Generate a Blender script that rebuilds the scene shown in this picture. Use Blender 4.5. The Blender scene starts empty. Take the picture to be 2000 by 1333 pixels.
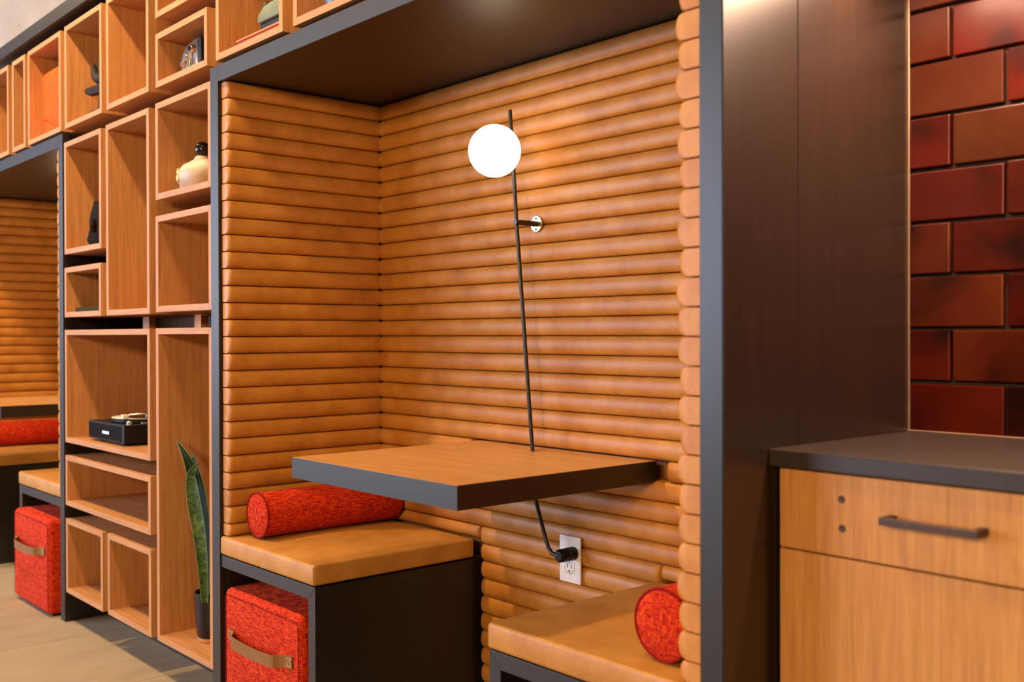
import bpy, bmesh, math, random
from mathutils import Vector, Matrix
random.seed(7)
C = bpy.context.scene.collection
sc = bpy.context.scene

# ------------------------------------------------------------------ camera
S = 1.05
f_px, th, pit, rol, ccx, ccy = 2026.5954, 0.8504, -0.0066, -0.0029, 2.5792, -1.2088
CAM = Vector((ccx * S, ccy * S, S))
FW = Vector((-math.sin(th) * math.cos(pit), math.cos(th) * math.cos(pit), math.sin(pit)))
RT = Vector((math.cos(th), math.sin(th), 0))
UP = RT.cross(FW)
R2 = RT * math.cos(rol) + UP * math.sin(rol)
U2 = -RT * math.sin(rol) + UP * math.cos(rol)
def at(u, v, ax, val):
    """photo pixel -> point on a known plane of the room"""
    d = FW + R2 * ((u - 1000) / f_px) - U2 * ((v - 666.5) / f_px)
    i = 'XYZ'.index(ax)
    return CAM + d * ((val - CAM[i]) / d[i])
cd = bpy.data.cameras.new('camera'); cam = bpy.data.objects.new('camera', cd); C.objects.link(cam)
m = Matrix((R2, U2, -FW)).transposed().to_4x4(); m.translation = CAM
cam.matrix_world = m
cd.sensor_width = 36; cd.lens = f_px * 36 / 2000; cd.clip_start = .05
cd.dof.use_dof = True; cd.dof.focus_distance = 2.62; cd.dof.aperture_fstop = 3.6
sc.camera = cam

# ------------------------------------------------------------------ light
w = bpy.data.worlds.new('world'); sc.world = w; w.use_nodes = True
w.node_tree.nodes['Background'].inputs[0].default_value = (1.0, .56, .30, 1)
w.node_tree.nodes['Background'].inputs[1].default_value = .06
sc.view_settings.view_transform = 'Standard'; sc.view_settings.look = 'None'
sc.view_settings.gamma = 1; sc.view_settings.use_curve_mapping = False
sc.view_settings.exposure = 0.0
def aim(o, tgt):
    o.rotation_euler = (Vector(tgt) - o.location).to_track_quat('-Z', 'Y').to_euler()
def area(name, loc, tgt, sx, sy, power, col):
    l = bpy.data.lights.new(name, 'AREA'); l.shape = 'RECTANGLE'; l.size = sx; l.size_y = sy
    l.energy = power; l.color = col
    o = bpy.data.objects.new(name, l); C.objects.link(o); o.location = loc; aim(o, tgt); return o
def spot(name, loc, tgt, power, col, ang=100, blend=.6, r=.04):
    l = bpy.data.lights.new(name, 'SPOT'); l.energy = power; l.color = col
    l.spot_size = math.radians(ang); l.spot_blend = blend; l.shadow_soft_size = r
    o = bpy.data.objects.new(name, l); C.objects.link(o); o.location = loc; aim(o, tgt); return o
WARM = (1.0, .66, .32)
# daylight of the window front across the room, low and from the left
area('window_daylight', (-6.2, -5.5, 1.9), (-6.2, 0, 1.6), 9.0, 2.6, 860, (.70, .79, 1.0))
# unseen warm fill lights behind the camera, added to brighten padding and box interiors
for px, py, pz in ((2.7, -4.2, 2.2), (3.8, -4.0, 2.1), (3.3, -5.2, 2.3)):
    l = bpy.data.lights.new('warm_fill', 'POINT'); l.energy = 235; l.color = WARM; l.shadow_soft_size = .30
    o = bpy.data.objects.new('warm_fill', l); C.objects.link(o); o.location = (px, py, pz)
# row of ceiling downlights in front of the shelf wall
for dx in (-3.3, -1.85, -.37, 1.10):
    spot('ceiling_downlight', (dx, -.78, 3.2), (dx, -.55, 0), 230 if dx == -.37 else (105 if dx > 1 else 150), WARM, 150, .8, .05 if dx == -.37 else .18)
area('counter_strip_light', (2.215, .33, 1.71), (2.215, .33, 0), .90, .05, 30, (1.0, .64, .42))

# ------------------------------------------------------------------ materials
MATS = {}
def newmat(name):
    mt = bpy.data.materials.new(name); mt.use_nodes = True
    nt = mt.node_tree; b = nt.nodes['Principled BSDF']; MATS[name] = mt
    return mt, nt, b
def N(nt, t, **kw):
    n = nt.nodes.new(t)
    for k, v in kw.items():
        if k.startswith('i_'):
            n.inputs[k[2:].replace('_', ' ')].default_value = v
        else: setattr(n, k, v)
    return n
def coords(nt, scale=(1, 1, 1), rnd=True, kind='Object'):
    tc = N(nt, 'ShaderNodeTexCoord')
    out = tc.outputs[kind]
    if rnd:
        oi = N(nt, 'ShaderNodeObjectInfo')
        mul = N(nt, 'ShaderNodeMath', operation='MULTIPLY'); mul.inputs[1].default_value = 37.0
        nt.links.new(oi.outputs['Random'], mul.inputs[0])
        add = N(nt, 'ShaderNodeVectorMath', operation='ADD')
        nt.links.new(out, add.inputs[0]); nt.links.new(mul.outputs[0], add.inputs[1]); out = add.outputs[0]
    mp = N(nt, 'ShaderNodeMapping'); mp.inputs['Scale'].default_value = scale
    nt.links.new(out, mp.inputs['Vector'])
    return mp.outputs[0]
def noise(nt, vec, scale, detail=3, rough=.55, dist=0):
    n = N(nt, 'ShaderNodeTexNoise'); n.inputs['Scale'].default_value = scale
    n.inputs['Detail'].default_value = detail; n.inputs['Roughness'].default_value = rough
    n.inputs['Distortion'].default_value = dist
    nt.links.new(vec, n.inputs['Vector']); return n.outputs['Fac']
def ramp(nt, fac, stops):
    r = N(nt, 'ShaderNodeValToRGB'); e = r.color_ramp.elements
    while len(e) < len(stops): e.new(.5)
    for i, (p, c) in enumerate(stops):
        e[i].position = p; e[i].color = (*c, 1)
    nt.links.new(fac, r.inputs[0]); return r.outputs[0]
def mixc(nt, fac, a, b, mode='MIX'):
    n = N(nt, 'ShaderNodeMix', data_type='RGBA', blend_type=mode)
    if isinstance(fac, float): n.inputs[0].default_value = fac
    else: nt.links.new(fac, n.inputs[0])
    for s, i in ((a, 6), (b, 7)):
        if isinstance(s, tuple): n.inputs[i].default_value = (*s, 1)
        else: nt.links.new(s, n.inputs[i])
    return n.outputs[2]
def bump(nt, b, h, strength, dist=.002):
    bp = N(nt, 'ShaderNodeBump'); bp.inputs['Strength'].default_value = strength; bp.inputs['Distance'].default_value = dist
    nt.links.new(h, bp.inputs['Height']); nt.links.new(bp.outputs[0], b.inputs['Normal'])
def plain(name, col, rough=.5, metal=0, spec=.5, emit=None, estr=0, coat=0):
    mt, nt, b = newmat(name)
    v = coords(nt); f = noise(nt, v, 30, 2)
    lo = tuple(c * .9 for c in col); hi = tuple(min(1, c * 1.1) for c in col)
    nt.links.new(ramp(nt, f, [(.3, lo), (.7, hi)]), b.inputs['Base Color'])
    b.inputs['Roughness'].default_value = rough; b.inputs['Metallic'].default_value = metal
    b.inputs['Specular IOR Level'].default_value = spec; b.inputs['Coat Weight'].default_value = coat
    if emit:
        b.inputs['Emission Color'].default_value = (*emit, 1); b.inputs['Emission Strength'].default_value = estr
    return mt
def leather(name, lo, mid, hi):
    mt, nt, b = newmat(name)
    v = coords(nt)
    f = noise(nt, v, 11, 5, .62); f2 = noise(nt, v, 60, 3)
    c = ramp(nt, f, [(.28, lo), (.5, mid), (.72, hi)])
    c = mixc(nt, f2, c, (.55, .5, .45), 'SOFT_LIGHT')
    nt.links.new(c, b.inputs['Base Color'])
    b.inputs['Roughness'].default_value = .43; b.inputs['Specular IOR Level'].default_value = .42
    vo = N(nt, 'ShaderNodeTexVoronoi'); vo.inputs['Scale'].default_value = 420; nt.links.new(v, vo.inputs['Vector'])
    mx = N(nt, 'ShaderNodeMath', operation='ADD'); nt.links.new(vo.outputs['Distance'], mx.inputs[0]); nt.links.new(f2, mx.inputs[1])
    bump(nt, b, mx.outputs[0], .25, .0012)
    return mt
leather('tan_leather', (.35, .135, .022), (.45, .190, .034), (.53, .245, .056))
leather('seat_leather', (.36, .160, .032), (.44, .210, .046), (.51, .255, .066))
def oak(name, scale, lo, mid, hi, rough=.5):
    mt, nt, b = newmat(name)
    v = coords(nt, scale)
    f = noise(nt, v, 1.0, 5, .65, .6); f2 = noise(nt, v, 4.5, 3, .7)
    c = ramp(nt, f, [(.3, lo), (.5, mid), (.72, hi)])
    c2 = ramp(nt, f2, [(.35, (.30, .27, .25)), (.6, (.56, .55, .54))])
    nt.links.new(mixc(nt, .42, c, c2, 'OVERLAY'), b.inputs['Base Color'])
    b.inputs['Roughness'].default_value = rough; b.inputs['Specular IOR Level'].default_value = .35
    bump(nt, b, f2, .12, .001)
    return mt
OK = ((.39, .175, .066), (.475, .222, .086), (.535, .26, .105))
oak('oak_vertical', (70, 70, 2.5), *OK)
oak('oak_along', (2.5, 70, 70), *OK)
oak('oak_table', (3, 60, 60), (.43, .205, .068), (.50, .248, .088), (.56, .29, .112), .40)
oak('oak_cabinet', (60, 60, 2), (.46, .21, .062), (.52, .25, .08), (.57, .285, .10), .42)
oak('oak_dark', (60, 60, 2), (.16, .07, .035), (.20, .09, .045), (.25, .11, .055), .45)
def laminate(name, col, rough):
    mt, nt, b = newmat(name)
    v = coords(nt, (1, 1, .08)); f = noise(nt, v, 60, 3)
    nt.links.new(ramp(nt, f, [(.3, tuple(c * .9 for c in col)), (.7, tuple(c * 1.08 for c in col))]), b.inputs['Base Color'])
    b.inputs['Roughness'].default_value = rough; b.inputs['Specular IOR Level'].default_value = .6
    return mt
laminate('dark_laminate', (.009, .0066, .0065), .40)
laminate('bronze_panel', (.022, .0115, .008), .33)
MATS['bronze_panel'].node_tree.nodes['Principled BSDF'].inputs['Metallic'].default_value = .1
laminate('counter_stone', (.026, .017, .014), .42)
def fabric(name, lo, mid, hi):
    mt, nt, b = newmat(name)
    v1 = coords(nt, (650, 650, 60), False); v2 = coords(nt, (60, 60, 650), False)
    a = noise(nt, v1, 1, 2); c_ = noise(nt, v2, 1, 2)
    ad = N(nt, 'ShaderNodeMath', operation='ADD'); nt.links.new(a, ad.inputs[0]); nt.links.new(c_, ad.inputs[1])
    hf = N(nt, 'ShaderNodeMath', operation='MULTIPLY'); hf.inputs[1].default_value = .5; nt.links.new(ad.outputs[0], hf.inputs[0])
    nt.links.new(ramp(nt, hf.outputs[0], [(.38, lo), (.49, mid), (.60, hi)]), b.inputs['Base Color'])
    b.inputs['Roughness'].default_value = .9; b.inputs['Specular IOR Level'].default_value = .15
    b.inputs['Sheen Weight'].default_value = .03; b.inputs['Sheen Tint'].default_value = (1, .3, .15, 1)
    bump(nt, b, hf.outputs[0], .6, .0025)
    return mt
fabric('red_fabric', (.14, .003, .002), (.44, .015, .005), (.72, .080, .014))
fabric('red_piping', (.14, .002, .002), (.22, .004, .003), (.3, .01, .006))
def brickmat():
    mt, nt, b = newmat('glazed_brick')
    v = coords(nt); oi = N(nt, 'ShaderNodeObjectInfo')
    f = noise(nt, v, 5, 3, .5, .3); f2 = noise(nt, v, 45, 4)
    base = ramp(nt, oi.outputs['Random'], [(0, (.038, .0014, .0008)), (.4, (.052, .0028, .001)), (.7, (.064, .008, .002)), (1, (.034, .007, .0025))])
    k = ramp(nt, f, [(.30, (.16, .13, .10)), (.46, (.85, .75, .7)), (.72, (1.25, 1.7, 1.4))])
    c = mixc(nt, 1.0, base, k, 'MULTIPLY')
    c = mixc(nt, f2, c, (.5, .45, .42), 'SOFT_LIGHT')
    nt.links.new(c, b.inputs['Base Color'])
    b.inputs['Roughness'].default_value = .30; b.inputs['Specular IOR Level'].default_value = .20
    bump(nt, b, f, .5, .006)
    return mt
brickmat()
def floormat():
    mt, nt, b = newmat('floor_stone')
    v = coords(nt, (3.2, 1.0, 1)); oi = N(nt, 'ShaderNodeObjectInfo')
    f = noise(nt, v, 2.2, 6, .62, .5); v2 = coords(nt); f2 = noise(nt, v2, 40, 4)
    c = ramp(nt, f, [(.25, (.27, .225, .165)), (.5, (.36, .30, .21)), (.75, (.41, .345, .245))])
    t = ramp(nt, oi.outputs['Random'], [(0, (.42, .43, .46)), (1, (.57, .54, .48))])
    c = mixc(nt, .8, c, t, 'OVERLAY'); c = mixc(nt, f2, c, (.55, .5, .47), 'SOFT_LIGHT')
    nt.links.new(c, b.inputs['Base Color']); b.inputs['Roughness'].default_value = .55
    bump(nt, b, f2, .15, .001)
    return mt
floormat()
def concrete():
    mt, nt, b = newmat('concrete')
    v = coords(nt, rnd=False); f = noise(nt, v, 2, 6, .65); f2 = noise(nt, v, 25, 3)
    c = ramp(nt, f, [(.3, (.56, .39, .25)), (.7, (.69, .49, .33))])
    pit = ramp(nt, f2, [(.26, (.4, .3, .25)), (.32, (1, 1, 1))])
    nt.links.new(mixc(nt, 1.0, c, pit, 'MULTIPLY'), b.inputs['Base Color']); b.inputs['Roughness'].default_value = .85
    bump(nt, b, f, .3, .004)
concrete()
plain('grout', (.035, .018, .014), .9)
plain('black_metal', (.012, .010, .010), .38)
plain('bronze_metal', (.075, .045, .035), .42, .3)
plain('edge_trim', (.34, .22, .15), .35, .6)
plain('brass', (.50, .40, .22), .35, 1)
plain('steel', (.62, .6, .6), .25, 1)
plain('white_plastic', (.72, .70, .74), .35)
plain('slot_dark', (.03, .02, .02), .6)
plain('lamp_globe', (.9, .88, .84), .4, emit=(1.0, .80, .56), estr=6.5)
plain('strap_leather', (.22, .098, .025), .6, spec=.25)
plain('stitch_thread', (.62, .42, .22), .8)
plain('seat_seam', (.30, .12, .035), .6)
plain('black_gloss', (.008, .007, .009), .2, spec=.4)
plain('clay_base', (.55, .27, .10), .7)
plain('soil', (.03, .018, .012), .95)
plain('black_plastic', (.006, .006, .007), .45, spec=.25)
plain('vinyl', (.006, .006, .007), .25)
plain('display', (.05, .1, .2), .3, emit=(.45, .75, 1.0), estr=3.2)
plain('platter_white', (.72, .66, .58), .35)
plain('cream_ceramic', (.46, .385, .31), .5)
plain('gold_paint', (.62, .36, .08), .35, .5)
plain('orange_plastic', (.80, .080, .001), .7, spec=.1)
plain('dark_bronze', (.022, .016, .013), .6, spec=.08)
plain('mask_wood', (.013, .009, .007), .7, spec=.03)
plain('camera_grey', (.24, .20, .19), .32, .5)
plain('pale_green', (.115, .15, .095), .55)
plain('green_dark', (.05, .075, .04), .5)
plain('book_red', (.38, .045, .02), .6)
plain('book_orange', (.62, .19, .06), .6)
plain('blue_ceramic', (.07, .11, .28), .35)
plain('smoked_glass', (.25, .30, .42), .08, coat=.5)
plain('tray_green', (.035, .038, .018), .8, spec=.03)
def leafmat():
    mt, nt, b = newmat('snake_leaf')
    v = coords(nt, (22, 22, 42)); f = noise(nt, v, 1.0, 4, .6, 1.6)
    nt.links.new(ramp(nt, f, [(.35, (.014, .034, .008)), (.52, (.040, .080, .018)), (.68, (.095, .145, .035))]), b.inputs['Base Color'])
    b.inputs['Roughness'].default_value = .5; b.inputs['Specular IOR Level'].default_value = .15
leafmat()
plain('leaf_edge', (.11, .15, .04), .5)
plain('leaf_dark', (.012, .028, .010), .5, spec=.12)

# ------------------------------------------------------------------ helpers
def thing(name, label, cat, loc, group=None):
    o = bpy.data.objects.new(name, None); o.empty_display_size = .05; C.objects.link(o)
    o.location = loc; o['label'] = label; o['category'] = cat
    if group: o['group'] = group
    return o
def root_loc(p):
    v = Vector((0, 0, 0))
    while p is not None: v += p.location; p = p.parent
    return v
def obj(name, bm, mat, parent=None, smooth=False, label=None):
    """link bm (built in room coordinates) as one mesh object"""
    me = bpy.data.meshes.new(name)
    bmesh.ops.recalc_face_normals(bm, faces=bm.faces)
    if parent: bmesh.ops.translate(bm, verts=bm.verts, vec=-root_loc(parent))
    if smooth:
        for f in bm.faces: f.smooth = True
    bm.to_mesh(me); bm.free()
    if smooth:
        try: me.set_sharp_from_angle(angle=math.radians(40))
        except Exception: pass
    me.materials.append(MATS[mat])
    o = bpy.data.objects.new(name, me); C.objects.link(o)
    if parent: o.parent = parent
    if label: o['label'] = label
    return o
def solo(name, bm, mat, label, cat, group=None, smooth=False):
    o = obj(name, bm, mat, None, smooth)
    # origin to base
    vs = [v.co for v in o.data.vertices]
    c = Vector((sum(v.x for v in vs) / len(vs), sum(v.y for v in vs) / len(vs), min(v.z for v in vs)))
    o.data.transform(Matrix.Translation(-c)); o.location = c
    o['label'] = label; o['category'] = cat
    if group: o['group'] = group
    return o
def struct(o):
    o['kind'] = 'structure'; return o
def inst(src, name, parent, loc):
    o = bpy.data.objects.new(name, src.data); C.objects.link(o); o.parent = parent; o.location = loc; return o
def box(x0, x1, y0, y1, z0, z1, bev=0.0, seg=1, bm=None):
    own = bm is None
    b2 = bmesh.new()
    bmesh.ops.create_cube(b2, size=1)
    bmesh.ops.scale(b2, verts=b2.verts, vec=(x1 - x0, y1 - y0, z1 - z0))
    bmesh.ops.translate(b2, verts=b2.verts, vec=((x0 + x1) / 2, (y0 + y1) / 2, (z0 + z1) / 2))
    if bev: bmesh.ops.bevel(b2, geom=list(b2.edges), offset=bev, segments=seg, affect='EDGES', profile=.5)
    if own: return b2
    me = bpy.data.meshes.new('t'); b2.to_mesh(me); b2.free(); bm.from_mesh(me); bpy.data.meshes.remove(me)
    return bm
def cyl(p0, p1, r0, r1=None, seg=24, bm=None, bev=0):
    r1 = r0 if r1 is None else r1
    return tube([p0, p1], [r0, r1], seg, bm)
def tube(pts, rad, seg=12, bm=None):
    bm = bm or bmesh.new()
    pts = [Vector(p) for p in pts]
    if not isinstance(rad, (list, tuple)): rad = [rad] * len(pts)
    rings = []; ref = None
    for i, p in enumerate(pts):
        t = (pts[min(i + 1, len(pts) - 1)] - pts[max(i - 1, 0)]).normalized()
        if ref is None:
            ref = t.orthogonal().normalized()
        else:
            ref = (ref - t * ref.dot(t)).normalized()
        bn = t.cross(ref)
        rings.append([bm.verts.new(p + (ref * math.cos(a) + bn * math.sin(a)) * rad[i]) for a in [2 * math.pi * k / seg for k in range(seg)]])
    for a, b in zip(rings, rings[1:]):
        for k in range(seg): bm.faces.new((a[k], a[(k + 1) % seg], b[(k + 1) % seg], b[k]))
    bm.faces.new(rings[0]); bm.faces.new(rings[-1])
    return bm
def lathe(c, prof, seg=32, axis='Z', bm=None):
    """prof: list of (radius, height) from bottom to top"""
    bm = bm or bmesh.new(); rings = []
    for r, h in prof:
        ring = []
        for k in range(seg):
            a = 2 * math.pi * k / seg
            u, v = r * math.cos(a), r * math.sin(a)
            p = {'Z': (u, v, h), 'Y': (u, h, v), 'X': (h, u, v)}[axis]
            ring.append(bm.verts.new(Vector(c) + Vector(p)))
        rings.append(ring)
    for a, b in zip(rings, rings[1:]):
        for k in range(seg): bm.faces.new((a[k], a[(k + 1) % seg], b[(k + 1) % seg], b[k]))
    bm.faces.new(rings[0]); bm.faces.new(rings[-1])
    return bm
def torus(c, R, r, axis, seg=40, sub=8):
    bm = bmesh.new(); rings = []
    for k in range(seg):
        a = 2 * math.pi * k / seg; ring = []
        for j in range(sub):
            b = 2 * math.pi * j / sub
            u, v, h = (R + r * math.cos(b)) * math.cos(a), (R + r * math.cos(b)) * math.sin(a), r * math.sin(b)
            p = {'Z': (u, v, h), 'Y': (u, h, v), 'X': (h, u, v)}[axis]
            ring.append(bm.verts.new(Vector(c) + Vector(p)))
        rings.append(ring)
    for k in range(seg):
        a, b = rings[k], rings[(k + 1) % seg]
        for j in range(sub): bm.faces.new((a[j], a[(j + 1) % sub], b[(j + 1) % sub], b[j]))
    return bm
def prism(poly, y0, y1, bev=0):
    """poly of (x, z), extruded along y"""
    bm = bmesh.new()
    a = [bm.verts.new((x, y0, z)) for x, z in poly]; b = [bm.verts.new((x, y1, z)) for x, z in poly]
    n = len(poly); bm.faces.new(a); bm.faces.new(b[::-1])
    for i in range(n): bm.faces.new((a[i], a[(i + 1) % n], b[(i + 1) % n], b[i]))
    if bev: bmesh.ops.bevel(bm, geom=list(bm.edges), offset=bev, segments=2, affect='EDGES', profile=.5)
    return bm
def copy_tree(o, parent=None, shift=None):
    c = o.copy(); C.objects.link(c); c.parent = parent
    if shift: c.location = o.location + Vector(shift)
    for ch in list(o.children): copy_tree(ch, c)
    return c

# ------------------------------------------------------------------ setting
WY = .57
fl = struct(obj('floor', box(-5.5, 4.5, -7, .6, -.08, -.012), 'grout'))
tile = None
xs = [-1.0 + .6 * k for k in range(-7, 9)]
for i, x in enumerate(xs):
    for j in range(-3, 1):
        y0 = -.42 + 1.2 * j + (.6 if i % 2 else 0)
        if tile is None:
            b = box(-.2985, .2985, -.5985, .5985, -.012, 0, .0012)
            tile = obj('floor_tile', b, 'floor_stone', fl); tile.location = (x + .3, y0 + .6, 0)
        else: inst(tile, 'floor_tile', fl, (x + .3, y0 + .6, 0))
wb = struct(obj('wall_back', box(-5.5, 1.725, WY + .03, WY + .16, -.08, 3.4), 'concrete'))
for k, x in enumerate((-4.1, -2.72, -1.34)):
    pass
# concrete slabs of the upper wall with a recessed joint between them
for x0, x1 in ((-5.4, -3.05), (-3.046, -.62), (-.616, 1.70)):
    obj('concrete_panel', box(x0, x1, WY + .012, WY + .03, 2.0, 3.4, .002), 'concrete', wb)
wr = struct(obj('wall_right', box(1.7437, 3.2, WY + .003, WY + .16, 0, 3.0), 'grout'))
BR = None; RH = .0975
bw = bmesh.new()
def brick_mesh(L):
    b = box(0, L, -.011, .003, 0, RH - .005, .0026, 2); return b
full = half = None
for r in range(-1, 12):
    z = .863 + RH * r + .0025
    x = 1.7465 if r % 2 == 0 else 1.7465 - .096
    x0 = 1.7465
    joints = []
    first = 1.9235 if r % 2 == 0 else 1.827
    e = [x0, first] + [first + .192 * k for k in range(1, 4)]
    for a, bb in zip(e, e[1:]):
        L = bb - a - .0045
        key = round(L, 3)
        wob = random.uniform(-.0012, .0012)
        if not hasattr(brick_mesh, 'c'): brick_mesh.c = {}
        if key not in brick_mesh.c:
            o = obj('brick', brick_mesh(L), 'glazed_brick', wr); brick_mesh.c[key] = o
            o.location = (a, WY + wob, z)
        else:
            o = inst(brick_mesh.c[key], 'brick', wr, (a, WY + wob, z))
        o.rotation_euler = (random.uniform(-.008, .008), random.uniform(-.005, .005), random.uniform(-.008, .008)); o.scale = (random.uniform(.985, 1.0), random.uniform(.85, 1.15), random.uniform(.975, 1.0))
struct(obj('trim_1', box(1.7437, 1.7468, WY - .014, WY - .009, .868, 3.0, .0005), 'edge_trim'))
struct(obj('trim_2', box(1.7437, 2.60, WY - .016, WY - .010, .8682, .8705, .0005), 'edge_trim'))

# ------------------------------------------------------------------ booth with padded walls
P_ = .0464; ZT = 1.7415
def roll_profile(depth, bulge, n=12):
    pts = []
    for k in range(n + 1):
        t = -math.pi / 2 + math.pi * k / n
        c = abs(math.cos(t)) ** .62
        pts.append((depth + bulge * c, (P_ / 2 - .0004) * math.sin(t)))
    return pts
def roll(L, depth=.0245, bulge=.0175, segs=10):
    """leather roll lying along +x, its back at y=0, bulging to -y, centre z=0"""
    bm = bmesh.new(); prof = roll_profile(depth, bulge); rings = []
    stops = [(0, .82), (.0025, .92), (.006, .97), (.014, 1)] + [(L * k / segs, 1) for k in range(1, segs)] + [(L - .014, 1), (L - .006, .97), (L - .0025, .92), (L, .82)]
    stops = [s for s in stops]
    for i, (x, s) in enumerate(sorted(stops)):
        w = 1 + (random.uniform(-.035, .035) if s == 1 else 0)
        ring = [bm.verts.new((x, 0, -(P_ / 2 - .0004) * (.66 + .34 * s)))]
        ring += [bm.verts.new((x, -(depth * (s if s < 1 else 1) + (d - depth) * s * w), z * (.66 + .34 * s))) for d, z in prof]
        ring += [bm.verts.new((x, 0, (P_ / 2 - .0004) * (.66 + .34 * s)))]
        rings.append(ring)
    for a, b in zip(rings, rings[1:]):
        for k in range(len(a) - 1): bm.faces.new((a[k], a[k + 1], b[k + 1], b[k]))
    bm.faces.new(rings[0]); bm.faces.new(rings[-1][::-1])
    return bm
def place(src_bm, mtx): bmesh.ops.transform(src_bm, matrix=mtx, verts=src_bm.verts); return src_bm

def rot_left():   # roll axis +x -> +y ; bulge -y -> +x
    return Matrix.Rotation(math.pi / 2, 4, 'Z')
def build_booth(x, label, seam, tall):
    t = thing('booth', label, 'booth', (x, 0, 0), 'seating booths')
    L = 'dark_laminate'
    obj('side_panel', box(x, x + .047, 0, .565, 0, 1.787, .0008), L, t)
    obj('post', box(x + 1.699, x + (1.7427 if not x else 1.7435), 0, seam, 0, tall, .0008), L, t)
    obj('side_board', box(x + 1.700, x + 1.7435, seam + .0025, .565, 0, tall, .0012), 'bronze_panel', t)
    obj('ceiling_panel', box(x + .0475, x + 1.6985, 0, .565, 1.742, 1.787, .0008), L, t)
    if not x: obj('cover_sheet', box(x + 1.7428, x + 1.7440, .0015, seam, 0, tall, .0003), 'bronze_panel', t)
    # left pad
    pl = obj('padded_panel', box(x + .0475, x + .0490, .02, .564, .505, 1.7415), 'seat_seam', t)
    pr_ = obj('padded_panel', box(x + 1.6970, x + 1.6985, .02, .564, .505, 1.7415), 'seat_seam', t)
    pb = obj('padded_panel', box(x + .0605, x + 1.6855, .553, .564, .0, 1.7415), 'seat_seam', t)
    nl = None; nr = None; nb = None
    for k in range(27):
        zc = ZT - P_ * (k + .5)
        if nl is None:
            b = place(roll(.500), rot_left()); nl = obj('roll', place(b, Matrix.Translation((x, 0, 0))), 'tan_leather', pl, True)
            nl.location = (.0485, .010, zc)
            b = place(roll(.500, .034, .0195), Matrix.Rotation(-math.pi / 2, 4, 'Z')); nr = obj('roll', place(b, Matrix.Translation((x, 0, 0))), 'tan_leather', pr_, True)
            nr.location = (1.6975, .510, zc)
        else:
            o = inst(nl, 'roll', pl, (.0485 + random.uniform(-.0004, .0012), .010 + random.uniform(-.001, .001), zc))
            o.scale = (random.uniform(.96, 1.05), 1, 1)
            o = inst(nr, 'roll', pr_, (1.6975 + random.uniform(-.0012, .0004), .510, zc)); o.scale = (random.uniform(.92, 1.12), 1, 1)
    for o in (list(pl.children)[-1], list(pr_.children)[-1]): o.scale.z = .74; o.location.z = .5178
    cache = {}
    def back(x0, x1, k):
        zc = ZT - P_ * (k + .5); key = (x0, x1)
        if key not in cache:
            b = roll(x1 - x0, .039, .0175, 16)
            cache[key] = obj('roll', place(b, Matrix.Translation((x, 0, 0))), 'tan_leather', pb, True); o = cache[key]
        else: o = inst(cache[key], 'roll', pb, (0, 0, 0))
        o.location = (x0, .553 + random.uniform(-.001, .001), zc)
        if k == 26 and x1 - x0 < .5: o.scale = (1, 1, .74); o.location.z = .5178
    for k in range(37):
        if k < 21: back(.080, 1.657, k)
        elif k == 21: back(.080, .520, k); back(1.208, 1.657, k)
        elif k < 26: back(.080, 1.657, k)
        elif k == 26: back(.080, .557, k); back(.560, 1.188, k); back(1.191, 1.657, k)
        else: back(.560, 1.188, k)
    return t
booth_a = build_booth(0, 'dark framed seating booth padded with tan leather rolls beside the brick wall', .197, 2.20)
SH = -2.966
booth_b = build_booth(SH, 'dark framed seating booth padded with tan rolls at the far end of the shelves', .148, 1.787)
# benches -------------------------------------------------------------
def bench(x, x0, x1, label, openleft):
    t = thing('bench_base', label, 'bench', (x + (x0 + x1) / 2, .28, 0), 'bench bases')
    L = 'dark_laminate'; T = .032
    a, b = x + x0, x + x1
    zt = .4465; g_ = .0004
    obj('top_board', prism([(a, zt - T), (b - T, zt - T), (b, zt), (a, zt)] if openleft else [(a, zt), (a + T, zt - T), (b, zt - T), (b, zt)], .004, .552, .0006), L, t)
    sx0, sx1 = (b - T, b) if openleft else (a, a + T)
    obj('side_panel', prism([(b - T, 0), (b, 0), (b, zt - g_ * 2), (b - T, zt - T - g_ * 2)] if openleft else [(a, 0), (a + T, 0), (a + T, zt - T - g_ * 2), (a, zt - g_ * 2)], .004, .552, .0006), L, t)
    ox0, ox1 = (a, a + .012) if openleft else (b - .012, b)
    obj('inner_panel', box(ox0, ox1, .02, .552, 0, .4465 - T - .001), L, t)
    obj('back_panel', box(a + .012 + (0 if openleft else T - .012), b - .012 - (T - .012 if openleft else 0), .535, .552, .0, .4465 - T - .001), L, t)
    return t
def cushion(x, x0, x1, label):
    t = thing('seat_cushion', label, 'cushion', (x + (x0 + x1) / 2, .28, .449), 'bench seat cushions')
    bm = bmesh.new()
    nx, ny = 14, 14
    A, B, Y0, Y1 = x + x0, x + x1, .0, .4945
    b = box(A, B, Y0, Y1, .449, .4995, .0075, 3)
    bmesh.ops.subdivide_edges(b, edges=[e for e in b.edges if e.calc_length() > .2], cuts=7, use_grid_fill=True)
    cx, cy = (A + B) / 2, (Y0 + Y1) / 2
    for v in b.verts:
        if v.co.z > .49:
            u = max(0, 1 - ((v.co.x - cx) / ((B - A) / 2)) ** 2) * max(0, 1 - ((v.co.y - cy) / ((Y1 - Y0) / 2)) ** 2)
            v.co.z += .006 * u + random.uniform(-.0006, .0006)
    obj('cushion_body', b, 'seat_leather', t, True)
    xs_ = B - .0105 if x1 < 1 else A + .0105
    yy = .0
    obj('corner_seam', tube([(B - .003 if x1 < 1 else A + .003, .002, .453), (B - .003 if x1 < 1 else A + .003, .002, .495)], .0012, 6), 'seat_seam', t)
    return t
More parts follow.
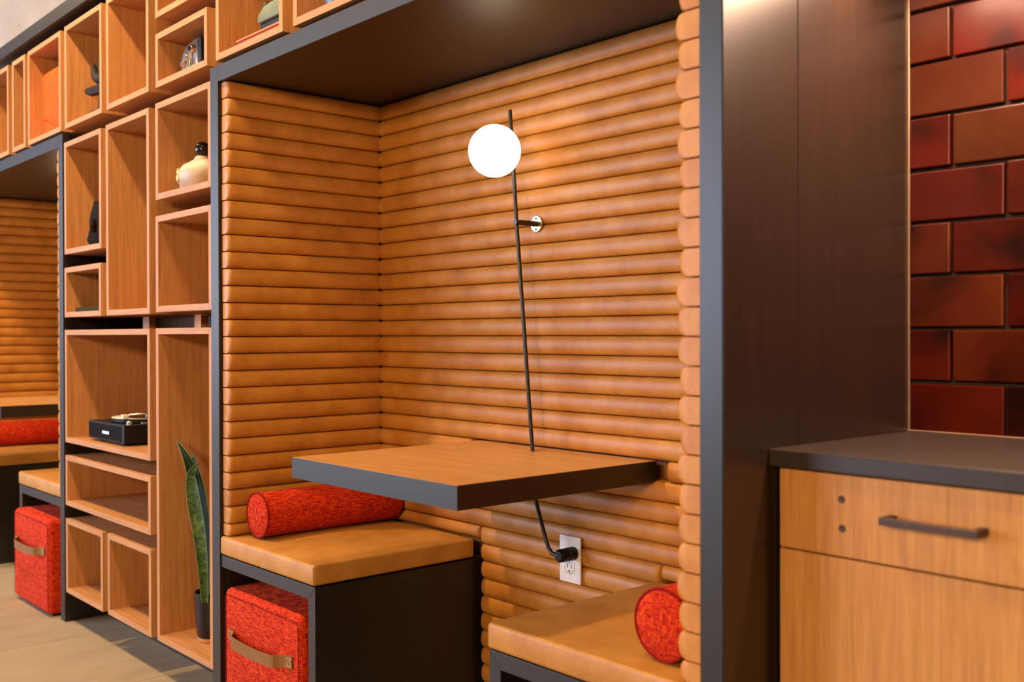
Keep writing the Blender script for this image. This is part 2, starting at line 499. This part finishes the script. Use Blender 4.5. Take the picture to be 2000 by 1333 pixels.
def bolster(x, cx, label):
    t = thing('bolster', label, 'cushion', (x + cx, .28, .5048), 'red bolster cushions')
    R = .0605; z = .5048 + R; X = x + cx; y0, y1 = .055, .485
    prof = [(R * .25, y0 - .010), (R * .6, y0 - .008), (R * .9, y0 - .003), (R * .985, y0), (R, y0 + .004), (R * 1.01, (y0 + y1) / 2), (R, y1 - .004), (R * .985, y1), (R * .9, y1 + .003), (R * .25, y1 + .008)]
    obj('cushion_body', lathe((X, 0, z), prof, 48, 'Y'), 'red_fabric', t, True)
    for y in (y0 - .001, y1 + .001):
        obj('piping', torus((X, y, z), R * .985, .0027, 'Y', 56, 8), 'red_piping', t, True)
    return t
def wall_table(x, label):
    t = thing('wall_table', label, 'table', (x + .865, .22, .717), 'booth tables')
    a, b = x + .553, x + 1.174; y0, y1 = -.061, .508
    # top with a narrow slot for the lamp rod, running to the wall edge
    sx = x + .838
    bm = bmesh.new()
    def quadbox(x0, x1, ya, yb): box(x0, x1, ya, yb, .7185, .765, 0, 1, bm)
    quadbox(a + .002, sx - .0035, y0 + .002, y1); quadbox(sx + .0035, b - .002, y0 + .002, y1); quadbox(sx - .0035, sx + .0035, y0 + .002, .428)
    bmesh.ops.remove_doubles(bm, verts=bm.verts, dist=.0001)
    obj('table_top', bm, 'oak_table', t)
    obj('front_edge', box(a, b, y0, y0 + .0018, .717, .7642, .0003), 'dark_laminate', t)
    obj('side_edge', box(b - .0018, b, y0 + .002, y1, .717, .7642, .0003), 'dark_laminate', t)
    obj('side_edge', box(a, a + .0018, y0 + .002, y1, .717, .7642, .0003), 'dark_laminate', t)
    obj('underside', box(a + .002, sx - .0035, y0 + .002, y1, .7168, .7184), 'dark_laminate', t)
    obj('underside', box(sx + .0035, b - .002, y0 + .002, y1, .7168, .7184), 'dark_laminate', t)
    return t
def lamp(x, label):
    t = thing('wall_lamp', label, 'lamp', (x + .80, .49, 1.325))
    o = Vector((x, 0, 0))
    rod = [at(u, v, 'Y', .43) for u, v in ((996, 215), (1009, 435), (1040, 881))]; rod.append(rod[-1] + Vector((.003, .004, -.06)))
    p4 = at(1046, 977, 'Y', .440); p5 = at(1066, 1054, 'Y', .441); p6 = at(1071, 1070, 'Y', .441); p7 = at(1078, 1081, 'Y', .440); p8 = at(1090, 1087, 'Y', .440)
    pts = [o + Vector(p) for p in rod] + [o + p for p in (p4, p5, p6, p7, p8)]
    obj('rod', tube(pts, .0049, 12), 'black_metal', t, True)
    plate_c = Vector((.794, .4955, 1.326)) + o
    obj('wall_plate', lathe(plate_c, [(.0195, -.0035), (.0205, -.0025), (.0205, .001), (.019, .002)], 40, 'Y'), 'brass', t, True, 'polished brass round wall plate')
    for dz in (.0135, -.0135):
        obj('screw', lathe(plate_c + Vector((0, 0, dz)), [(.0022, -.0048), (.0026, -.0038), (.0026, -.003)], 12, 'Y'), 'slot_dark', t)
    obj('bracket_arm', tube([plate_c + Vector((0, -.003, 0)), plate_c + Vector((0, -.074, 0))], .0068, 20), 'black_metal', t, True)
    g = at(966, 295, 'Y', .364) + o
    bm = bmesh.new(); bmesh.ops.create_uvsphere(bm, u_segments=48, v_segments=32, radius=.0638); bmesh.ops.translate(bm, verts=bm.verts, vec=g)
    obj('globe', bm, 'lamp_globe', t, True, 'glowing white glass globe')
    obj('globe_socket', tube([g + Vector((0, .058, 0)), g + Vector((0, .070, 0))], .012, 20), 'black_metal', t, True)
    pc = at(1092, 1087, 'Y', .440) + o
    pd = Vector((pc.x, .488, pc.z))
    obj('plug', tube([pc + Vector((0, -.004, 0)), pc, pc + Vector((0, .002, 0)), pc + Vector((0, .022, 0)), pc + Vector((0, .023, 0)), pc + Vector((0, .026, 0)), pc + Vector((0, .027, 0)), pd], [.0115, .0150, .0158, .0158, .0148, .0148, .0162, .0162], 28), 'black_plastic', t, True)
    return t
def outlet(x, label):
    t = thing('wall_outlet', label, 'outlet', (x + .915, .492, .447))
    a, b, z0, z1 = x + .879, x + .951, .4475, .5605
    obj('cover_plate', box(a, b, .4885, .4945, z0, z1, .0022, 2), 'white_plastic', t)
    cx = (a + b) / 2
    for zc in (z0 + .037, z1 - .037):
        f = obj('socket', box(cx - .017, cx + .017, .4872, .4890, zc - .0145, zc + .0145, .0006, 1), 'white_plastic', t)
        obj('slot', box(cx - .0075, cx - .0055, .4868, .4880, zc - .001, zc + .008), 'slot_dark', f)
        obj('slot', box(cx + .0055, cx + .0075, .4868, .4880, zc - .001, zc + .008), 'slot_dark', f)
        obj('ground_hole', lathe((cx, 0, zc - .0085), [(.0028, .4868), (.0028, .488)], 14, 'Y'), 'slot_dark', f)
        obj('rim_line', tube([Vector((cx + .0155 * math.cos(q), .4873, zc + .0005 + .0148 * math.sin(q))) for q in [math.radians(170 + 10 * k) for k in range(18)]], .0006, 6), 'slot_dark', f)
    return t
def ottoman(cx, cy, rz, label):
    t = thing('ottoman', label, 'ottoman', (cx, cy, 0), 'red cube ottomans')
    W, H = .415, .362
    ox, oy = cx, cy
    b = box(ox - W / 2, ox + W / 2, oy - W / 2, oy + W / 2, .008, H, .020, 4)
    body = obj('body', b, 'red_fabric', t, True)
    yf = oy - W / 2
    # sewn seams round the upper and side edges of the front
    z = H - .016
    pts = [(ox - W / 2 + .012, yf - .0005, .02), (ox - W / 2 + .012, yf - .0005, z - .01), (ox - W / 2 + .020, yf - .0005, z), (ox + W / 2 - .020, yf - .0005, z), (ox + W / 2 - .012, yf - .0005, z - .01), (ox + W / 2 - .012, yf - .0005, .02)]
    obj('seam', tube(pts, .0011, 6), 'red_piping', t)
    obj('foot_plate', box(ox - W / 2 + .02, ox + W / 2 - .02, oy - W / 2 + .02, oy + W / 2 - .02, 0, .009), 'black_plastic', t)
    # leather strap handle
    x0, x1, zc, hw = ox - .170, ox + .172, .243, .0155
    bm = bmesh.new(); prev = None; n = 30; th_ = .0028
    for k in range(n + 1):
        s = k / n; xx = x0 + (x1 - x0) * s
        e = min(s, 1 - s)
        out = .0015 if e < .075 else .0015 + .024 * min(1, ((e - .075) / .10)) ** .7 * (1 if e > .175 else (e - .075) / .10) 
        y = yf - out - .001
        zz = zc - .010 * math.sin(math.pi * s)
        row = [bm.verts.new((xx, y, zz - hw)), bm.verts.new((xx, y, zz + hw)), bm.verts.new((xx, y - th_, zz + hw)), bm.verts.new((xx, y - th_, zz - hw))]
        if prev:
            for j in range(4): bm.faces.new((prev[j], prev[(j + 1) % 4], row[(j + 1) % 4], row[j]))
        else: bm.faces.new(row)
        prev = row
    bm.faces.new(prev[::-1])
    h = obj('handle', bm, 'strap_leather', t, False, 'tan leather strap handle')
    for xe in (x0 + .013, x1 - .013):
        bm = bmesh.new(); y = yf - .0060
        q = .0095
        for a, bq in (((-q, -q), (q, -q)), ((q, -q), (q, q)), ((q, q), (-q, q)), ((-q, q), (-q, -q)), ((-q, -q), (q, q))):
            tube([(xe + a[0], y, zc - .001 + a[1]), (xe + bq[0], y, zc - .001 + bq[1])], .0005, 4, bm)
        obj('stitching', bm, 'stitch_thread', h)
    t.rotation_euler = (0, 0, rz)
    return t
for x, where in ((0, 'near the brick wall'), (SH, 'at the far end of the shelves')):
    far = x != 0
    bench(x, .0475, .5445, 'dark bench base holding a red cube, under the cushion with the long red bolster' if not far else 'dark bench base on the far side of the distant booth, under a red bolster', True)
    bench(x, 1.190, 1.6985, 'dark bench base with an empty bay against the booth post beside the brick wall' if not far else 'dark bench base of the distant booth, behind the pulled-out red cube', False)
    cushion(x, .0482, .5440, 'tan leather seat cushion below the table with a full red bolster on it' if not far else 'tan leather cushion under the bolster on the far side of the distant booth')
    cushion(x, 1.187, 1.698, 'tan leather seat cushion next to the wall outlet, carrying a bolster by the scalloped padding' if not far else 'tan leather cushion above the red cube in the distant booth')
    bolster(x, .1625, 'red woven bolster lying full length along the padded wall below the table' if not far else 'red bolster in the distant booth, seen under its table')
    if not far: bolster(x, 1.578, 'red woven bolster half hidden behind the scalloped padding of the booth post')
    wall_table(x, 'oak wall table with thick dark edge, pierced by the lamp rod' if not far else 'oak table with dark edge in the distant booth')
    lamp(x + (.03 if far else 0), 'black rod lamp with a lit white globe and brass plate, plugged in below the table' if not far else 'lit globe lamp on a rod inside the distant booth')
    if not far: outlet(x, 'white wall outlet below the oak table with a black plug in it')
ottoman(.0605 + .2075, .004 + .2075, 0, 'red woven cube with tan strap handle, tucked under the bench beside the potted plant')
ottoman(-1.5245, -.030 + .2075, .012, 'red woven cube with tan strap handle in the distant booth, left of the shelves')

# ------------------------------------------------------------------ shelf wall
BACK = .330
solo('back_panel', box(-1.219, -.002, BACK + .001, .352, .0, 2.17, .001), 'oak_dark', 'dark wood panel behind the oak shelf boxes', 'panel')
solo('kick_board', box(-1.2195, -.004, .150, .166, 0, .108, .001), 'dark_laminate', 'dark recessed kick board under the lowest shelf boxes', 'board')
for xa, xb, nm in ((-.858, -.804, 'small wood spacer block above the turntable box'), (-.442, -.393, 'small wood spacer block above the tall plant box')):
    solo('spacer_block', box(xa, xb, .150, .175, 1.0715, 1.1145, .0008), 'oak_vertical', nm, 'block')
tr = struct(obj('trim_3', box(-4.2, 1.70, 0, .02, 2.211, 2.262, .001), 'dark_laminate'))
struct(obj('trim_4', box(-4.2, 1.698, .021, .565, 2.211, 2.262), 'dark_laminate'))
def shelf_box(x0, x1, z0, z1, label):
    t = thing('shelf_box', label, 'shelf', ((x0 + x1) / 2, BACK / 2, z0), 'oak shelf boxes')
    T = .0185; y0, y1 = .002, BACK; e = .0006
    obj('side_board', box(x0, x0 + T, y0, y1, z0, z1, e), 'oak_vertical', t)
    obj('side_board', box(x1 - T, x1, y0, y1, z0, z1, e), 'oak_vertical', t)
    obj('top_board', box(x0 + T, x1 - T, y0, y1, z1 - T, z1, e), 'oak_along', t)
    obj('bottom_board', box(x0 + T, x1 - T, y0, y1, z0, z0 + T, e), 'oak_along', t)
    obj('back_board', box(x0 + T, x1 - T, y1 - .010, y1, z0 + T, z1 - T), 'oak_vertical', t)
    return t
BOX = [
 (-2.26, -1.892, 1.800, 2.170, 'empty oak box at the far end of the top row, over the distant booth'),
 (-1.840, -1.670, 1.799, 2.169, 'narrow upright oak box over the distant booth, beside the one with the orange case'),
 (-1.631, -1.245, 1.800, 2.169, 'oak box holding an orange case, over the distant booth'),
 (-1.200, -.831, 1.800, 2.170, 'oak box in the top row holding a black sculpture'),
 (-1.210, -.842, 1.345, 1.751, 'oak box holding a dark carved head'),
 (-1.213, -.848, 1.116, 1.296, 'small oak box holding a flat tray, below the carved head'),
 (-.787, -.433, 1.801, 2.170, 'empty oak box in the top row between the black sculpture and the film camera'),
 (-.796, -.434, 1.116, 1.752, 'tall empty oak box beside the carved head'),
 (-.380, -.023, 2.012, 2.170, 'low oak box directly above the film camera'),
 (-.380, -.023, 1.801, 1.964, 'low oak box holding the grey film camera'),
 (-.383, -.001, 1.461, 1.754, 'oak box holding the cream ornament'),
 (-.385, -.001, 1.120, 1.412, 'empty oak box below the cream ornament'),
 (.032, .403, 1.801, 2.170, 'oak box above the booth holding a red book and a green case'),
 (.455, .830, 1.801, 2.170, 'oak box above the booth holding a blue jar'),
 (-1.214, -.435, .661, 1.070, 'wide oak box holding the turntable'),
 (-.387, -.002, .118, 1.071, 'tall oak box with the potted snake plant'),
 (-1.214, -.434, .431, .613, 'wide low empty oak box under the turntable'),
 (-1.214, -.845, .112, .382, 'empty oak box at the bottom beside the red cube of the distant booth'),
 (-.798, -.433, .114, .386, 'empty oak box at the bottom next to the tall plant box'),
]
for b in BOX: shelf_box(*b)

# ------------------------------------------------------------------ things on the shelves
# turntable
t = thing('turntable', 'black turntable with a lit display and a white-rimmed platter', 'turntable', (-.888, .17, .6797))
x0, x1, y0, y1 = -1.053, -.722, .030, .300
obj('case', box(x0, x1, y0, y1, .688, .750, .003, 2), 'black_plastic', t)
obj('front_panel', box(x0 + .008, x1 - .02, y0 - .0015, y0 + .002, .693, .745, .0006), 'black_gloss', t)
da = at(200, 841, 'Y', .028); db = at(213, 849.5, 'Y', .028)
fr = obj('display_frame', box(da.x - .006, db.x + .006, y0 - .0026, y0, db.z - .004, da.z + .004, .0004), 'black_gloss', t)
w3 = (db.x - da.x) / 3
for k in range(3):
    obj('display_digit', box(da.x + w3 * k + .0015, da.x + w3 * (k + 1) - .0015, y0 - .0031, y0 - .0024, db.z + .001, da.z - .001), 'display', fr)
for xx in (x0 + .07, x1 - .05):
    for yy in (y0 + .03, y1 - .03):
        obj('foot', lathe((xx, yy, .6797), [(.012, 0), (.014, .004), (.014, .009)], 16), 'black_plastic', t)
pc = Vector((-.865, .165, .750))
obj('platter', lathe(pc, [(.112, .002), (.118, .004), (.118, .012), (.113, .014)], 48), 'black_gloss', t, True)
obj('record_mat', lathe(pc, [(.108, .0142), (.116, .0148), (.116, .0165), (.108, .017)], 48), 'platter_white', t, True)
obj('record', lathe(pc + Vector((.012, .006, 0)), [(.098, .0172), (.098, .0186)], 48), 'vinyl', t)
obj('spindle', lathe(pc, [(.003, .018), (.003, .028), (.001, .030)], 12), 'steel', t)
obj('tonearm', tube([(-.742, .25, .785), (-.745, .16, .786), (-.775, .075, .781), (-.785, .065, .778)], .0035, 10), 'steel', t, True)
obj('headshell', box(-.800, -.776, .048, .068, .768, .782, .002), 'platter_white', t)
obj('arm_base', lathe((-.742, .24, .750), [(.02, 0), (.02, .02), (.012, .026), (.01, .035)], 20), 'black_plastic', t, True)
obj('knob', lathe((-.750, .060, .750), [(.010, 0), (.010, .010), (.008, .012)], 16), 'steel', t)
obj('switch', box(-.742, -.730, .095, .115, .750, .757, .001), 'steel', t)
# plant
pb = at(412, 1257, 'Z', .1368)
pc = Vector((-.217, .103, .1368))
t = thing('potted_plant', 'snake plant in a glossy black pot with a bare clay base', 'plant', pc)
obj('pot', lathe(pc, [(.043, .012), (.047, .020), (.050, .06), (.054, .13), (.0545, .146), (.052, .148), (.049, .146), (.048, .128)], 40), 'black_gloss', t, True)
obj('clay_foot', lathe(pc, [(.041, 0), (.044, .003), (.0455, .013), (.043, .014)], 40), 'clay_base', t, True)
obj('soil', lathe(pc, [(.047, .118), (.0475, .127), (.030, .131)], 32), 'soil', t, True)
def leaf(path, widths, normal_hint, mat, name='leaf'):
    """thick channelled leaf along a path"""
    pts = [Vector(p) for p in path]; bm = bmesh.new(); rows = []; n = len(pts)
    for i, p in enumerate(pts):
        tdir = (pts[min(i + 1, n - 1)] - pts[max(0, i - 1)]).normalized()
        side = tdir.cross(Vector(normal_hint)).normalized(); nn = side.cross(tdir).normalized()
        wv = widths[i]; row = []
        for s in (-1, -.55, 0, .55, 1):
            row.append(bm.verts.new(p + side * wv * s + nn * (wv * .45 * s * s)))
        for s in (.55, 0, -.55):
            row.append(bm.verts.new(p + side * wv * s + nn * (wv * .45 * s * s - .0025 - .0015 * (1 - abs(s)))))
        rows.append(row)
    for a, b in zip(rows, rows[1:]):
        for j in range(8): bm.faces.new((a[j], a[(j + 1) % 8], b[(j + 1) % 8], b[j]))
    bm.faces.new(rows[0]); bm.faces.new(rows[-1])
    o = obj(name, bm, mat, t, True)
    for sgn in (0, 4):
        obj('leaf_rim', tube([t.location + r for r in [Vector((0, 0, 0))]] * 0 + [pts_ for pts_ in RIM(pts, widths, normal_hint, -1 if sgn == 0 else 1)], .0012, 5), 'leaf_edge', o, True)
    return o
def RIM(pts, widths, nh, s):
    out = []; n = len(pts)
    for i, p in enumerate(pts):
        tdir = (pts[min(i + 1, n - 1)] - pts[max(0, i - 1)]).normalized()
        side = tdir.cross(Vector(nh)).normalized(); nn = side.cross(tdir).normalized()
        out.append(p + side * widths[i] * s + nn * (widths[i] * .45))
    return out
def pix(lst, Y): return [at(u, v, 'Y', Y) for u, v in lst]
def spl(pts, k=4):
    out = []; P = [pts[0]] + pts + [pts[-1]]
    for i in range(1, len(P) - 2):
        for j in range(k):
            s = j / k; a, b, c, d = P[i - 1], P[i], P[i + 1], P[i + 2]
            out.append(.5 * ((2 * b) + (c - a) * s + (2 * a - 5 * b + 4 * c - d) * s * s + (3 * b - a - 3 * c + d) * s ** 3))
    out.append(pts[-1]); return out
def lw(n, base, mx, tip=.001):
    return [base + (mx - base) * math.sin(min(1, (i / (n - 1)) * 1.7) * math.pi / 2) if i / (n - 1) < .55 else max(tip, mx * (1 - ((i / (n - 1) - .55) / .45) ** 1.8)) for i in range(n)]
L1 = spl(pix([(402, 1178), (399, 1110), (392, 1040), (381, 975), (376, 930), (387, 905)], .060))
leaf(L1, lw(len(L1), .010, .022), (.55, -.8, .1), 'snake_leaf')
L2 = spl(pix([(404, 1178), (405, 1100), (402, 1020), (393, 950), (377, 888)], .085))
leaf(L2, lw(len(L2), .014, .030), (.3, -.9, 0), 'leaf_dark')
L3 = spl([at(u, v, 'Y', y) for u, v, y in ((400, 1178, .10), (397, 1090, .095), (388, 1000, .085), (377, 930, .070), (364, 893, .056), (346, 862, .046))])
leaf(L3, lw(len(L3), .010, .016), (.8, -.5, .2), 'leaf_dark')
L4 = spl([Vector((-.195, .105, .26)), Vector((-.180, .115, .40)), Vector((-.150, .120, .52)), Vector((-.125, .118, .60))])
leaf(L4, lw(len(L4), .012, .026), (.2, -.95, 0), 'snake_leaf')
# cream ornament with dark ball
oc = Vector((-.262, .085, 1.4797))
t = thing('ornament', 'cream rounded ceramic ornament with gold marks and a dark ball on top', 'ornament', oc)
bm = bmesh.new(); bmesh.ops.create_uvsphere(bm, u_segments=40, v_segments=26, radius=1)
for v in bm.verts:
    p = v.co.copy(); r = 1.0
    ang = math.atan2(p.z, -p.x)
    r += .07 * math.sin(3 * ang + .6) * (1 - abs(p.y)) + .04 * math.sin(5 * p.y + 2 * p.z)
    if p.x < -.3: r *= 1 + .10 * max(0, -p.z) + .05 * math.cos(9 * p.z)
    v.co = Vector((p.x * .082 * r, p.y * .055 * r, p.z * .052 * r if p.z > -.85 else -.044))
zmin = min(v.co.z for v in bm.verts)
bmesh.ops.translate(bm, verts=bm.verts, vec=oc + Vector((0, 0, -zmin)))
obj('body', bm, 'cream_ceramic', t, True)
hb = oc + Vector((0, 0, -zmin))
obj('neck', lathe(hb + Vector((.028, 0, .040)), [(.026, 0), (.024, .010), (.018, .016)], 28), 'cream_ceramic', t, True)
bm = bmesh.new(); bmesh.ops.create_uvsphere(bm, u_segments=32, v_segments=20, radius=.0235); bmesh.ops.translate(bm, verts=bm.verts, vec=hb + Vector((.030, 0, .076)))
obj('ball', bm, 'black_gloss', t, True, 'dark polished ball')
for dx, dz, rr in ((-.030, .012, .010), (-.024, -.006, .013), (-.060, .018, .006), (-.064, -.012, .006)):
    bm = bmesh.new(); bmesh.ops.create_uvsphere(bm, u_segments=16, v_segments=10, radius=rr)
    bmesh.ops.scale(bm, verts=bm.verts, vec=(.8, .35, 1.1)); bmesh.ops.translate(bm, verts=bm.verts, vec=hb + Vector((dx, -.057 * math.sqrt(max(.05, 1 - (dx / .085) ** 2 - (dz / .055) ** 2)), dz)))
    obj('gold_mark', bm, 'gold_paint', t, True)
for k in range(4):
    z = -.034 + .010 * k
    bm = box(-.081 + .004 * abs(k - 2), -.070, -.022, .010, z - .004, z + .004, .002, 2); bmesh.ops.translate(bm, verts=bm.verts, vec=hb)
    obj('ridge', bm, 'cream_ceramic', t, True)
# film camera
cc = Vector((-.225, .075, 1.8197))
t = thing('film_camera', 'small grey metal film camera with crank and dials, black on one side', 'camera', cc)
poly = [(-.060, .012), (-.066, .035), (-.064, .060), (-.050, .083), (-.025, .094), (.030, .098), (.046, .098), (.046, .004), (-.050, .004)]
bm = prism([(cc.x + a, cc.z + b) for a, b in poly], .045, .105, .004)
obj('body', bm, 'camera_grey', t, True)
obj('side_plate', box(cc.x + .0465, cc.x + .066, .047, .125, cc.z, cc.z + .101, .003, 2), 'black_plastic', t)
obj('top_bar', box(cc.x - .015, cc.x + .044, .058, .092, cc.z + .096, cc.z + .108, .003, 2), 'camera_grey', t)
def disc(name, dx, dz, r, h, mat): return obj(name, lathe((cc.x + dx, 0, cc.z + dz), [(r, .046), (r, .045 - h * .7), (r * .85, .045 - h)], 28, 'Y'), mat, t, True)
disc('dial_ring', -.020, .045, .036, .003, 'camera_grey'); disc('dial', -.022, .056, .013, .010, 'steel'); disc('dial', -.036, .038, .010, .012, 'steel')
disc('lens_ring', .020, .072, .013, .012, 'steel'); disc('lens', .020, .072, .009, .014, 'black_gloss')
obj('crank', tube([(cc.x + .016, .036, cc.z + .045), (cc.x + .018, .034, cc.z + .020)], [.005, .006], 12), 'steel', t, True)
obj('foot', box(cc.x - .04, cc.x + .045, .05, .10, cc.z, cc.z + .005), 'black_plastic', t)
# carved head
mc = Vector((-1.062, .085, 1.3637))
t = thing('carved_head', 'dark carved head leaning in an oak box beside the tall empty one', 'sculpture', mc)
prof = [(.020, .000), (-.030, .004), (-.066, .016), (-.088, .030), (-.082, .040), (-.060, .046), (-.070, .056), (-.058, .070), (-.046, .078), (-.058, .086), (-.062, .096), (-.046, .112), (-.030, .140), (-.018, .160), (.010, .168), (.045, .160), (.070, .130), (.078, .080), (.060, .030), (.050, .0)]
bm = prism([(mc.x + a, mc.z + b) for a, b in prof], .055, .115, .004)
for v in bm.verts:
    k = abs(v.co.y - .085) / .03; v.co.x += .012 * k * (1 if v.co.x < mc.x else -1); 
obj('head', bm, 'mask_wood', t, True)
for yy in (.064, .106):
    bm = bmesh.new(); bmesh.ops.create_uvsphere(bm, u_segments=16, v_segments=10, radius=.012); bmesh.ops.scale(bm, verts=bm.verts, vec=(.6, .8, .6)); bmesh.ops.translate(bm, verts=bm.verts, vec=(mc.x - .042, yy, mc.z + .082))
    obj('eye', bm, 'dark_bronze', t, True)
obj('ear', tube([(mc.x + .012, .052, mc.z + .055), (mc.x + .018, .046, mc.z + .075), (mc.x + .012, .050, mc.z + .098)], [.008, .011, .007], 10), 'mask_wood', t, True)
obj('plinth', box(mc.x - .03, mc.x + .055, .06, .11, mc.z, mc.z + .006, .001), 'dark_bronze', t)
# tray and glass ball
tc = Vector((-1.02, .085, 1.1347))
t = thing('tray', 'flat dark green tray below the carved head', 'tray', tc)
obj('tray_base', box(tc.x - .150, tc.x + .10, .03, .15, tc.z, tc.z + .012, .003, 2), 'tray_green', t)
obj('tray_rim', box(tc.x - .154, tc.x + .104, .026, .032, tc.z, tc.z + .016, .002, 1), 'tray_green', t)
obj('tray_rim', box(tc.x - .154, tc.x - .148, .032, .154, tc.z, tc.z + .016, .002, 1), 'tray_green', t)
gb = Vector((-.972, .085, 1.1472)); t = thing('glass_ball', 'bluish glass ball on a little stand, set on the dark tray', 'ornament', gb)
bm = bmesh.new(); bmesh.ops.create_uvsphere(bm, u_segments=28, v_segments=18, radius=.030); bmesh.ops.translate(bm, verts=bm.verts, vec=gb + Vector((0, 0, .042)))
obj('ball', bm, 'smoked_glass', t, True)
obj('stand', lathe(gb, [(.020, 0), (.020, .004), (.010, .008), (.014, .014)], 20), 'dark_bronze', t, True)
# black sculpture
bc = Vector((-.985, .065, 1.8187)); t = thing('sculpture', 'black abstract sculpture with a curved horn and a low spur', 'sculpture', bc)
obj('base', box(bc.x - .04, bc.x + .10, .025, .11, bc.z, bc.z + .018, .003, 2), 'dark_bronze', t)
obj('column', tube([bc + Vector((.03, 0, .018)), bc + Vector((.035, 0, .10)), bc + Vector((.02, 0, .18)), bc + Vector((.045, 0, .26))], [.030, .024, .026, .016], 16), 'dark_bronze', t, True)
lo = at(172, 179, 'Y', .062)
obj('spur', tube([lo, Vector((lo.x + .03, .063, lo.z - .006)), Vector((bc.x + .03, .063, lo.z - .016))], [.014, .017, .022], 6), 'dark_bronze', t)
hi = at(183, 126, 'Y', .062)
obj('horn', tube(spl([hi, Vector((hi.x + .012, .063, hi.z - .035)), Vector((hi.x + .05, .063, hi.z - .062)), Vector((bc.x + .03, .063, hi.z - .070))]), [.006, .009, .012, .014, .016, .017, .018, .018, .018, .018, .018, .018, .018], 12), 'dark_bronze', t, True)
# orange case
oc = Vector((-1.505, .11, 1.8187)); t = thing('orange_case', 'bright orange rounded plastic case', 'case', oc)
a0 = at(80, 200, 'Y', .04).x
obj('shell', box(a0, a0 + .24, .04, .24, oc.z, 2.085, .028, 4), 'orange_plastic', t, True)
obj('lid_groove', torus((a0 + .12, .14, 2.083), .075, .004, 'Z', 36, 6), 'orange_plastic', t, True)
obj('grip', tube(spl([Vector((a0 + .06, .14, 2.080)), Vector((a0 + .07, .14, 2.100)), Vector((a0 + .17, .14, 2.100)), Vector((a0 + .18, .14, 2.080))]), .008, 10), 'orange_plastic', t, True)
obj('side_rib', tube(spl([Vector((a0 + .02, .0385, 1.90)), Vector((a0 + .10, .0375, 1.885)), Vector((a0 + .17, .0375, 1.86)), Vector((a0 + .22, .0385, 1.84))]), .004, 8), 'orange_plastic', t, True)
# book and green case above the booth
bk = Vector((.235, .12, 1.8197)); t = thing('book', 'flat red book with an orange cover lying under the green case', 'book', bk)
obj('back_cover', box(.100, .370, .030, .22, bk.z, bk.z + .004, .0008), 'book_red', t)
obj('pages', box(.104, .366, .034, .216, bk.z + .004, bk.z + .022), 'book_red', t)
obj('front_cover', box(.100, .370, .028, .22, bk.z + .022, bk.z + .027, .0008), 'book_orange', t)
z0 = bk.z + .0275; t = thing('green_case', 'pale green tapered metal case with dark underside, on the red book', 'case', (.275, .11, z0))
obj('feet', box(.205, .36, .06, .18, z0, z0 + .012, .003), 'green_dark', t)
obj('underside', box(.190, .372, .052, .19, z0 + .012, z0 + .030, .004, 2), 'black_plastic', t)
obj('shell', prism([(.186, z0 + .030), (.374, z0 + .030), (.374, z0 + .078), (.225, z0 + .070), (.190, z0 + .052)], .046, .195, .004), 'pale_green', t, True)
obj('lever', tube([(.200, .060, z0 + .060), (.205, .058, z0 + .078), (.222, .058, z0 + .080)], .004, 8), 'green_dark', t, True)
# blue jar
bj = Vector((.560, .085, 1.8197)); t = thing('jar', 'blue ceramic jar with a dark lid, above the booth', 'jar', bj)
obj('body', lathe(bj, [(.034, 0), (.044, .010), (.050, .04), (.046, .075), (.036, .088)], 32), 'blue_ceramic', t, True)
obj('lid', lathe(bj, [(.036, .0885), (.038, .094), (.012, .104), (.010, .114), (.002, .118)], 28), 'black_gloss', t, True)

# ------------------------------------------------------------------ counter
wt = thing('worktop', 'dark brown stone worktop against the brick wall', 'worktop', (2.0, .34, .8405))
obj('slab', box(1.7445, 2.60, .115, WY - .012, .8405, .868, .0025, 2), 'counter_stone', wt)
cb = thing('cabinet', 'oak base cabinet with a drawer and door under the dark worktop', 'cabinet', (1.99, .35, 0))
yf = .145
obj('carcass', box(1.7505, 2.245, yf + .004, WY - .02, .08, .8385, .001), 'oak_cabinet', cb)
obj('filler_strip', box(1.7495, 1.7555, yf - .002, yf + .020, .08, .8385, .0006), 'oak_cabinet', cb)
d = obj('drawer', box(1.7570, 2.240, yf - .018, yf + .004, .7145, .8375, .001), 'oak_cabinet', cb)
obj('door', box(1.7570, 2.240, yf - .018, yf + .004, .083, .7115, .001), 'oak_cabinet', cb)
obj('plinth', box(1.752, 2.24, yf + .05, yf + .07, 0, .0795), 'dark_laminate', cb)
yd = yf - .018
def pd(u, v, y): return at(u, v, 'Y', y)
hl = pd(1719, 1021, yd - .028); hr = pd(1913, 1042, yd - .028); hz = (hl.z + hr.z) / 2
bm = box(hl.x, hr.x, yd - .034, yd - .024, hz - .0055, hz + .0055, .001)
h = obj('handle', bm, 'bronze_metal', d, False, 'dark bronze bar handle')
hl2 = obj('handle_post', box(hl.x, hl.x + .011, yd - .0245, yd, hz - .0055, hz + .0055, .0006), 'bronze_metal', d)
obj('handle_post', box(hr.x - .011, hr.x, yd - .0245, yd, hz - .0055, hz + .0055, .0006), 'bronze_metal', d)
for u, v in ((1644, 976), (1645, 1033)):
    q = pd(u, v, yd)
    obj('screw_cap', lathe((q.x, 0, q.z), [(.0056, yd + .001), (.0056, yd - .0012), (.0042, yd - .0022), (.0020, yd - .0014)], 20, 'Y'), 'bronze_metal', d, True)
